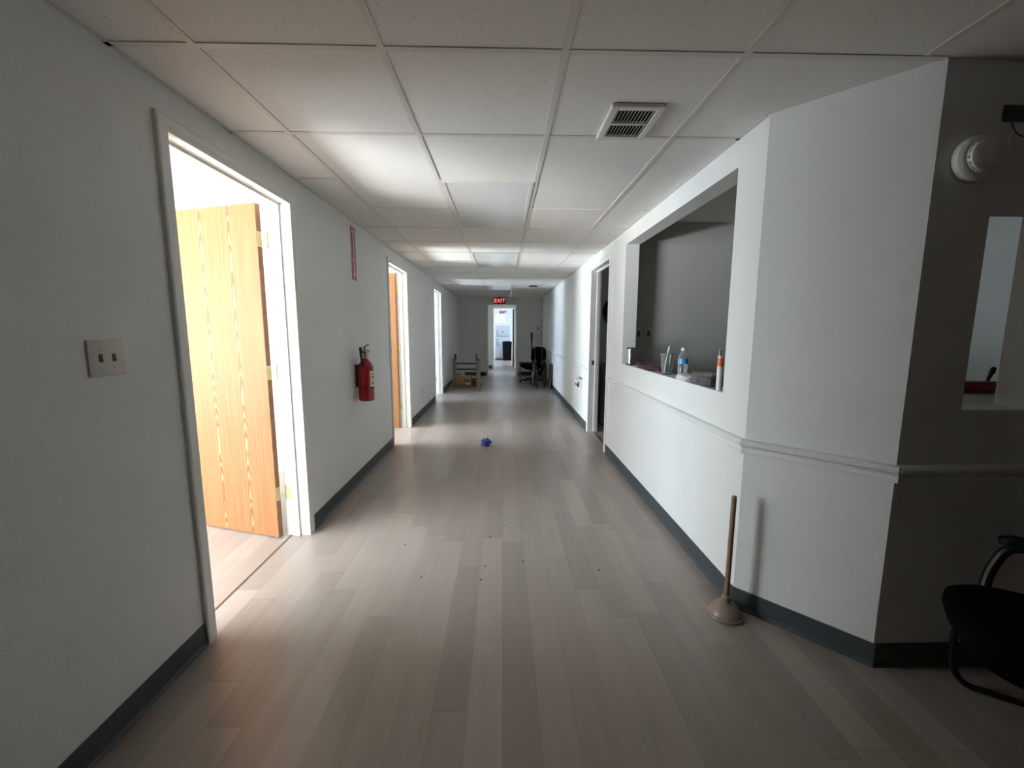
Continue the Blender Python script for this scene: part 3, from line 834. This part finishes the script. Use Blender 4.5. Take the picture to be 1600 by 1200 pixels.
# ------------------------------------------------------------------ lobby wall fittings
t = thing('smoke_detector', 'round white smoke detector on the shaded lobby wall', 'smoke detector', (1.635, YB, 1.955), (rad(90), 0, 0))
bm = new(); lathe(bm, [(0, 0), (.070, 0), (.073, .006), (.073, .026), (.066, .034), (.060, .036), (0, .036)], 40); obj('base', bm, M['white plastic'], t)
bm = new(); lathe(bm, [(.052, .034), (.052, .040), (.048, .050), (.034, .055), (0, .056)], 40); obj('sensor_dome', bm, M['white plastic'], t)
bm = new()
for k in range(16):
    a = 2*PI*k/16; b_ = a+.22
    for q in (a,):
        v4 = [bm.verts.new((rr*math.cos(w_), rr*math.sin(w_), z)) for rr in (.0505, .0535) for w_ in (a, b_) for z in (.037, .044)]
        for f in ((0, 1, 3, 2), (4, 6, 7, 5), (0, 4, 5, 1), (2, 3, 7, 6), (0, 2, 6, 4), (1, 5, 7, 3)): bm.faces.new([v4[i] for i in f])
obj('vent_slots', bm, M['ivory'], t)

t = thing('cable_plate', 'dark rectangular wall plate with loose wires above the small hatch', 'wall plate', (1.79, YB, 2.108))
bm = new(); box(bm, -.065, .065, -.006, 0, -.027, .027, .002, 1); obj('plate', bm, M['olive plate'], t)
for k, pts in enumerate(([(-.03, -.004, -.03), (-.02, -.02, -.075), (.02, -.03, -.085), (.09, -.02, -.07)], [(.0, -.004, -.03), (-.05, -.02, -.09), (-.04, -.03, -.13), (.06, -.02, -.11)])):
    bm = new(); tube(bm, smooth_path(pts, 6), .002, 8); obj('wire', bm, M['wall'] if k else M['olive plate'], t)

t = thing('hand_brush', 'red hand brush with black handle on the ledge inside the small hatch', 'brush', (2.30, 1.955, 1.065))
bm = new(); box(bm, -.105, .10, -.025, .025, .010, .056, .005, 2); obj('block', bm, M['red brush'], t)
bm = new(); box(bm, -.098, .094, -.02, .02, 0, .011); obj('bristles', bm, M['dark metal'], t)
bm = new(); tube(bm, smooth_path([(.062, 0, .05), (.068, 0, .075), (.078, 0, .10), (.086, 0, .125)], 4), .01, 12, radii=[.007]*4+[.008]*3+[.011]*4+[.010, .006]); obj('handle', bm, M['black'], t)

# ------------------------------------------------------------------ office chairs
def office_chair(loc, rz, label, arms=True, back_h=.98, base_rot=0.):
    t = thing('office_chair', label, 'chair', loc, (0, 0, rz))
    bm = new()
    sup(bm, [(0, 0, .335, .10, .10), (0, 0, .355, .16, .16), (0, 0, .385, .215, .215), (0.005, 0, .415, .243, .243), (.01, 0, .445, .252, .252), (.01, 0, .468, .245, .245), (.01, 0, .484, .22, .22), (.005, 0, .490, .16, .16), (0, 0, .489, .06, .06)], 48, 4.2)
    obj('seat', bm, M['black cloth'], t)
    bm = new()
    sup(bm, [(0, 0, 0, .12, .012), (0, 0, .03, .19, .03), (0, 0, .10, .225, .038), (0, 0, .22, .225, .040), (0, 0, .32, .21, .036), (0, 0, .385, .17, .028), (0, 0, .41, .10, .010)], 40, 3.2)
    xform(bm, Matrix.Translation((-.265, 0, back_h-.41)) @ Matrix.Rotation(rad(-10), 4, 'Y') @ Matrix.Rotation(rad(90), 4, 'Z'))
    bk = obj('backrest', bm, M['black cloth'], t)
    bm = new(); prism(bm, [(-.10, .33), (-.20, .33), (-.275, .40), (-.325, .70), (-.305, .70), (-.255, .42), (-.19, .352), (-.10, .352)], 1, -.035, .035)
    obj('back_bracket', bm, M['black'], t)
    if arms:
        for s in (-1, 1):
            bm = new()
            y = s*.225
            path = smooth_path([(.075, y*.8, .40), (.085, y*.99, .43), (.080, y, .49), (.063, y, .55), (.035, y, .588), (-.02, y, .602), (-.10, y, .596), (-.17, y, .56), (-.19, y*.98, .48), (-.15, y*.9, .41)], 5)
            tube(bm, path, .015, 10)
            a = obj('armrest', bm, M['black'], t)
            bm = new(); sup(bm, [(-.065, y, .596, .125, .020), (-.065, y, .606, .142, .028), (-.065, y, .622, .144, .030), (-.065, y, .631, .13, .022)], 28, 3.); obj('arm_pad', bm, M['black'], a)
    bm = new(); tube(bm, [(0, 0, .09), (0, 0, .20), (0, 0, .2001), (0, 0, .345)], .03, 16, radii=[.03, .03, .022, .022]); obj('gas_column', bm, M['black'], t)
    bm = new(); lathe(bm, [(0, .06), (.045, .06), (.048, .075), (.042, .115), (0, .12)], 20)
    hub = obj('base_hub', bm, M['black'], t)
    for k in range(5):
        a = base_rot-rz+2*PI*k/5; c, s = math.cos(a), math.sin(a)
        bm = new(); tube(bm, [(c*.03, s*.03, .095), (c*.15, s*.15, .088), (c*.25, s*.25, .074), (c*.315, s*.315, .056)], .02, 10, radii=[.026, .022, .018, .013])
        l = obj('base_leg', bm, M['black'], t)
        bm = new(); px, py = -s, c
        for q in (-.016, .016):
            tube(bm, [(c*.315+px*(q-.009), s*.315+py*(q-.009), .025), (c*.315+px*(q+.009), s*.315+py*(q+.009), .025)], .025, 16)
        tube(bm, [(c*.315, s*.315, .02), (c*.315, s*.315, .06)], .008, 8)
        obj('caster', bm, M['black'], l)
    return t
def sled_chair(loc, rz, label):
    """low armchair on a bent tube frame, faces local +x"""
    t = thing('armchair', label, 'chair', loc, (0, 0, rz))
    bm = new()
    sup(bm, [(0, 0, .345, .13, .12), (0, 0, .360, .20, .19), (0, 0, .385, .238, .228), (0, 0, .43, .252, .243), (0, 0, .455, .248, .24), (0, 0, .474, .225, .215), (0, 0, .480, .15, .14), (0, 0, .481, .05, .05)], 48, 3.3)
    obj('seat', bm, M['black cloth'], t)
    bm = new()
    sup(bm, [(0, 0, 0, .16, .014), (0, 0, .03, .20, .03), (0, 0, .12, .235, .036), (0, 0, .26, .235, .036), (0, 0, .34, .21, .03), (0, 0, .37, .13, .012)], 40, 3.6)
    xform(bm, Matrix.Translation((-.255, 0, .47)) @ Matrix.Rotation(rad(-12), 4, 'Y') @ Matrix.Rotation(rad(90), 4, 'Z'))
    obj('backrest', bm, M['black cloth'], t)
    bm = new()
    half = [(.10, .20, .355), (.135, .25, .335), (.145, .285, .26), (.140, .305, .15), (.125, .314, .06), (.085, .316, .016), (.02, .316, .012), (-.22, .316, .012), (-.31, .30, .012), (-.33, .25, .012)]
    full = smooth_path(half, 5)
    tube(bm, full+[Vector((p.x, -p.y, p.z)) for p in reversed(full)], .0115, 10)
    tube(bm, [(.10, .20, .355), (.10, -.20, .355)], .0105, 10); tube(bm, [(-.16, .20, .358), (-.16, -.20, .358)], .0105, 10)
    obj('sled_frame', bm, M['black'], t)
    bm = new()
    for s in (-1, 1): tube(bm, smooth_path([(-.16, s*.18, .36), (-.24, s*.2, .40), (-.275, s*.2, .50), (-.30, s*.2, .66)], 5), .0105, 10)
    tube(bm, [(-.16, .18, .36), (-.16, -.18, .36)], .0105, 10)
    obj('back_support', bm, M['black'], t)
    for s in (-1, 1):
        bm = new(); y = s*.29
        tube(bm, smooth_path([(.10, s*.22, .37), (.098, s*.265, .40), (.088, y, .46), (.075, y, .53), (.045, y, .592), (-.03, y, .612), (-.14, y, .606), (-.22, y, .57), (-.25, s*.25, .50), (-.24, s*.205, .44)], 6), .016, 10)
        a = obj('armrest', bm, M['black'], t)
        bm = new(); sup(bm, [(-.07, y, .604, .125, .022), (-.07, y, .612, .143, .030), (-.07, y, .630, .146, .032), (-.07, y, .640, .13, .022)], 32, 3.); obj('arm_pad', bm, M['black'], a)
    return t
sled_chair((1.68, 1.08, 0), rad(146.5), 'black padded armchair on a bent tube base at the right edge, under the shaded wall')
office_chair((.76, 10.66, 0), rad(-127), 'black office chair near the end of the corridor with star base', False, .92, base_rot=rad(190))

# ------------------------------------------------------------------ far right: low cart, folded wheelchair, board, dispenser
t = thing('low_table', 'low black topped side table with pale legs against the end wall', 'table', (.68, 11.72, 0))
bm = new(); box(bm, -.21, .21, -.20, .20, .40, .435, .006, 2); obj('table_top', bm, M['black'], t)
for x in (-.185, .185):
    for y in (-.175, .175):
        bm = new(); box(bm, x-.012, x+.012, y-.012, y+.012, 0, .40); obj('leg', bm, M['grey metal'], t, smooth=False)
bm = new(); box(bm, -.18, .18, -.17, .17, .13, .165, .004, 1); obj('shelf', bm, M['black'], t)
bm = new()
for y in (-.175, .175):
    bm = new(); box(bm, -.173, .173, y-.01, y+.01, .345, .385); obj('apron', bm, M['grey metal'], t, smooth=False)

t = thing('wheelchair', 'dark folded wheelchair with grey wheel rims by the far right wall', 'wheelchair', (.885, 9.95, 0))
for s in (-1, 1):
    x = s*.125
    bm = new()
    ring = [(x, .29*math.cos(2*PI*k/40), .295+.29*math.sin(2*PI*k/40)) for k in range(41)]
    tube(bm, ring, .013, 10, cap=False)
    w = obj('wheel', bm, M['black'], t)
    bm = new(); tube(bm, [(x+s*.026, .25*math.cos(2*PI*k/40), .295+.25*math.sin(2*PI*k/40)) for k in range(41)], .008, 8, cap=False); obj('hand_rim', bm, M['steel'], w)
    bm = new()
    for k in range(12):
        a = PI*k/12
        tube(bm, [(x, .28*math.cos(a), .295+.28*math.sin(a)), (x, -.28*math.cos(a), .295-.28*math.sin(a))], .0025, 6)
    tube(bm, [(x-.03, 0, .295), (x+.03, 0, .295)], .022, 12); obj('spokes', bm, M['grey metal'], w)
    bm = new(); tube(bm, smooth_path([(s*.085, -.30, .10), (s*.085, -.28, .45), (s*.085, .20, .46), (s*.085, .24, .55), (s*.085, .25, .86), (s*.085, .36, .90)], 5), .012, 10)
    tube(bm, [(s*.085, -.28, .25), (s*.085, .22, .25), (s*.085, .24, .55)], .011, 10); obj('side_frame', bm, M['dark metal'], t)
    bm = new(); tube(bm, [(s*.085-.012, -.33, .06), (s*.085+.012, -.33, .06)], .06, 20); tube(bm, [(s*.085, -.33, .06), (s*.085, -.30, .16)], .008, 8); obj('front_caster', bm, M['black'], t)
    bm = new(); box(bm, s*.1-.02, s*.1+.02, -.24, .10, .60, .635, .01, 2); tube(bm, [(s*.09, -.2, .45), (s*.1, -.2, .605)], .01, 8); tube(bm, [(s*.09, .08, .45), (s*.1, .08, .605)], .01, 8); obj('armrest', bm, M['black'], t)
bm = new()
prism(bm, [(-.085, .46), (-.06, .50), (-.015, .33), (.015, .33), (.06, .50), (.085, .46), (.075, .44), (.012, .30), (-.012, .30), (-.075, .44)], 1, -.26, .18)
obj('seat_sling', bm, M['black cloth'], t, smooth=False)
bm = new(); prism(bm, [(-.085, .56), (-.03, .52), (.03, .52), (.085, .56), (.085, .84), (.03, .80), (-.03, .80), (-.085, .84)], 1, .235, .255)
obj('back_sling', bm, M['black cloth'], t, smooth=False)
bm = new(); tube(bm, [(-.09, -.05, .14), (.09, -.05, .44)], .011, 8); tube(bm, [(.09, -.02, .14), (-.09, -.02, .44)], .011, 8); obj('cross_brace', bm, M['dark metal'], t)

t = thing('broom', 'dark upright pole leaning behind the folded wheelchair', 'pole', (.79, 11.22, 0))
bm = new(); tube(bm, [(.04, -.04, .10), (.0, .0, .70), (-.012, .01, 1.27)], .018, 12); obj('handle', bm, M['black'], t)
bm = new(); tube(bm, [(-.008, .008, 1.10), (-.012, .01, 1.28)], .026, 12); obj('grip', bm, M['black'], t)
bm = new(); box(bm, -.03, .11, -.09, .01, 0, .11, .01, 2); obj('foot', bm, M['black'], t)

bm = new(); box(bm, -.012, .012, -.20, .20, 0, .56, .002, 1)
o = obj('wooden_board', bm, M['brown wood'], loc=(1.085, 9.62, .002), rot=(0, rad(5), 0))
tag(o, 'dark brown board leaning on the right wall beside the folded wheelchair', 'board')

t = thing('dispenser', 'white dispenser on a slim pale post before the end wall', 'dispenser', (1.055, 12.12, 0))
bm = new(); box(bm, -.06, .06, -.05, .05, 1.25, 1.47, .015, 3); obj('housing', bm, M['white plastic'], t)
bm = new(); box(bm, -.045, -.01, -.056, -.045, 1.36, 1.43, .004, 1); obj('window', bm, M['black'], t)
bm = new(); tube(bm, [(0, .01, .015), (0, .01, 1.26)], .02, 14); obj('post', bm, M['ivory'], t)
bm = new(); lathe(bm, [(0, 0), (.11, 0), (.11, .01), (.03, .02), (0, .02)], 28); obj('base_plate', bm, M['ivory'], t)

# ------------------------------------------------------------------ far left: upturned folding table with boxes
t = thing('upturned_table', 'brown table turned upside down on the floor at the far left', 'table', (-.8325, 9.73, 0))
HX, HY = .345, .57
bm = new(); box(bm, -HX+.006, HX-.006, -HY+.006, HY-.006, .004, .028, .003, 1); obj('table_top', bm, M['table top'], t, smooth=False)
bm = new()
for a, b, c, d_ in ((-HX, HX, -HY, -HY+.008), (-HX, HX, HY-.008, HY), (-HX, -HX+.008, -HY+.008, HY-.008), (HX-.008, HX, -HY+.008, HY-.008)): box(bm, a, b, c, d_, .0, .036, .001, 1)
obj('edge_band', bm, M['grey metal'], t, smooth=False)
for y, x0, x1, hh in ((-.05, -.337, -.262, .665), (-.05, .217, .307, .665), (.42, -.345, -.30, .755), (.42, .175, .215, .755)):
    bm = new(); box(bm, x0, x1, y-.02, y+.02, .028, hh, .004, 1)
    lg = obj('leg', bm, M['table leg'], t)
    bm = new(); box(bm, x0-.001, x1+.001, y-.021, y+.021, hh-.12 if y > 0 else hh-.02, hh+.008, .003, 1); obj('foot_cap', bm, M['dark metal'], lg)
    x = (x0+x1)/2
    bm = new(); box(bm, x-.04, x+.04, y-.10, y-.018, .028, .045, .003, 1); tube(bm, [(x, y-.06, .045), (x, y-.06, .066)], .014, 10); obj('leg_bracket', bm, M['chrome'], lg)
for z in (.535, .395):
    bm = new(); box(bm, -.30, .175, .405, .435, z-.018, z+.014, .003, 1); obj('cross_rail', bm, M['dark metal'], t)

t = thing('cardboard_box', 'tan printed cardboard box lying on the upturned table', 'box', (-.95, 10.02, .030))
bm = new(); box(bm, -.185, .185, -.11, .11, 0, .225, .003, 1); obj('carton', bm, M['cardboard'], t)
bm = new(); box(bm, -.03, .03, -.1115, .1115, .224, .2265); obj('tape_strip', bm, M['ivory'], t, smooth=False)
bm = new()
for k in range(4): box(bm, .02+.036*k, .046+.036*k, -.1112, -.1100, .09, .135); box(bm, .027+.036*k, .039+.036*k, -.1116, -.1111, .103, .122) if False else None
obj('print', bm, M['dark ink'], t, smooth=False)
bm = new(); box(bm, .07, .16, -.1113, -.1100, .02, .05); obj('sticker', bm, M['white ink'], t, smooth=False)
t = thing('brown_box', 'small dark brown box beside the tan carton on the upturned table', 'box', (-.68, 10.0, .030), (0, 0, rad(-10)))
bm = new(); box(bm, -.06, .06, -.09, .09, 0, .17, .003, 1); obj('carton', bm, M['dark cardboard'], t)
bm = new(); prism(bm, [(-.06, .17), (.06, .17), (.075, .235), (.068, .238), (.052, .176), (-.06, .176)], 1, -.09, .09); obj('flap', bm, M['cloth'], t, smooth=False)

t = thing('end_outlet', 'dark low wall box at the foot of the end wall left of the opening', 'wall box', (-.60, YE-.02, 0))
bm = new(); box(bm, -.055, .055, -.05, .0, .0, .105, .004, 1); obj('housing', bm, M['black'], t)
bm = new(); box(bm, -.03, .03, -.052, -.049, .03, .075); obj('grille', bm, M['dark metal'], t, smooth=False)

# ------------------------------------------------------------------ dark room behind the right door
t = thing('filing_cabinet', 'dim grey drawer cabinet inside the dark right-hand room', 'cabinet', (1.62, 6.05, 0))
bm = new(); box(bm, -.23, .23, -.25, .25, 0, .86, .004, 1); obj('body', bm, M['cabinet'], t)
for k in range(3):
    z = .04+.275*k
    bm = new(); box(bm, -.215, .215, -.262, -.249, z, z+.255, .003, 1); dr = obj('drawer', bm, M['grey metal'], t)
    bm = new(); tube(bm, smooth_path([(-.05, -.26, z+.18), (-.045, -.285, z+.18), (.045, -.285, z+.18), (.05, -.26, z+.18)], 4), .006, 8); obj('handle', bm, M['dark metal'], dr)
t = thing('wall_disc', 'large dark round disc hanging in the dark right-hand room', 'wall disc', (1.755, 6.36, 1.63), (rad(90), 0, 0))
bm = new(); lathe(bm, [(0, 0), (.235, 0), (.24, .012), (.225, .03), (.20, .034), (0, .034)], 44); obj('face', bm, M['black'], t)
bm = new(); lathe(bm, [(.205, .032), (.222, .045), (.238, .03)], 44); obj('rim', bm, M['dark metal'], t)
bm = new(); box(bm, XRo+.002, 4.45, 6.361, 6.46, 0, 2.4)
struct('wall_dark_room', bm, M['wall'], 'back wall of the dark room on the right', 'wall')

# ------------------------------------------------------------------ far room
t = thing('refrigerator', 'white top freezer refrigerator in the bright far room', 'refrigerator', (.0, 19.14, 0))
bm = new(); box(bm, -.335, .335, -.27, .33, .04, 1.53, .012, 2); obj('cabinet', bm, M['fridge'], t)
bm = new(); box(bm, -.335, .335, -.335, -.278, 1.055, 1.53, .012, 2); fd = obj('freezer_door', bm, M['fridge'], t)
bm = new(); box(bm, -.335, .335, -.335, -.278, .09, 1.035, .012, 2); rd_ = obj('fridge_door', bm, M['fridge'], t)
bm = new(); box(bm, -.30, -.275, -.372, -.33, 1.09, 1.34, .006, 2); obj('handle', bm, M['fridge'], fd)
bm = new(); box(bm, -.30, -.275, -.372, -.33, .62, 1.0, .006, 2); obj('handle', bm, M['fridge'], rd_)
bm = new(); box(bm, -.05, .06, -.337, -.334, 1.245, 1.27); obj('badge', bm, M['dark ink'], fd, smooth=False)
bm = new(); box(bm, -.32, .32, -.25, .30, 0, .045); obj('plinth', bm, M['black'], t, smooth=False)

t = thing('trash_bin', 'tall black bin in front of the refrigerator', 'bin', (.195, 18.48, 0))
bm = new(); sup(bm, [(0, 0, 0, .185, .15), (0, 0, .02, .19, .155), (0, 0, .74, .205, .165), (0, 0, .75, .205, .165)], 32, 7.); obj('body', bm, M['bin'], t)
bm = new(); sup(bm, [(0, 0, .75, .215, .175), (0, 0, .79, .215, .175), (0, 0, .83, .19, .15), (0, 0, .845, .13, .10)], 32, 6.); obj('lid', bm, M['bin'], t)

t = thing('wall_cabinet', 'white wall cabinet above and behind the refrigerator', 'cabinet', (-.12, 19.72, 1.62))
bm = new(); box(bm, -.22, .22, -.17, .18, 0, .5, .003, 1); obj('body', bm, M['trim'], t)
bm = new(); box(bm, -.21, -.002, -.185, -.17, .01, .49, .003, 1); obj('door', bm, M['trim'], t)
bm = new(); box(bm, .002, .21, -.185, -.17, .01, .49, .003, 1); obj('door', bm, M['trim'], t)

# ------------------------------------------------------------------ world, camera, view
w = bpy.data.worlds.new('World'); sc.world = w; w.use_nodes = True
bg = w.node_tree.nodes['Background']; bg.inputs['Color'].default_value = (.75, .86, 1., 1); bg.inputs['Strength'].default_value = 1.2

f, pitch, yaw, roll, h = 648.33, rad(-7.4987), rad(1.2978), rad(.1767), 1.364
fw = Vector((math.sin(yaw)*math.cos(pitch), math.cos(yaw)*math.cos(pitch), math.sin(pitch)))
r_ = Vector((math.cos(yaw), -math.sin(yaw), 0)); u_ = r_.cross(fw)
r2 = r_*math.cos(roll)+u_*math.sin(roll); u2 = -r_*math.sin(roll)+u_*math.cos(roll)
cam = bpy.data.cameras.new('camera'); co = bpy.data.objects.new('camera', cam); C.objects.link(co)
mw = Matrix(((r2.x, u2.x, -fw.x, 0), (r2.y, u2.y, -fw.y, 0), (r2.z, u2.z, -fw.z, h), (0, 0, 0, 1)))
co.matrix_world = mw
cam.sensor_fit = 'HORIZONTAL'; cam.sensor_width = 36; cam.lens = f/1600*36; cam.clip_start = .02; cam.clip_end = 100
sc.camera = co

sc.view_settings.view_transform = 'Standard'
sc.view_settings.look = 'None'
sc.view_settings.exposure = .5
sc.view_settings.gamma = 1.
sc.view_settings.use_curve_mapping = False
cy = sc.cycles
cy.max_bounces = 14; cy.diffuse_bounces = 10; cy.glossy_bounces = 4; cy.transparent_max_bounces = 16
cy.caustics_reflective = False; cy.caustics_refractive = False
cy.sample_clamp_indirect = 8.
cy.use_denoising = True
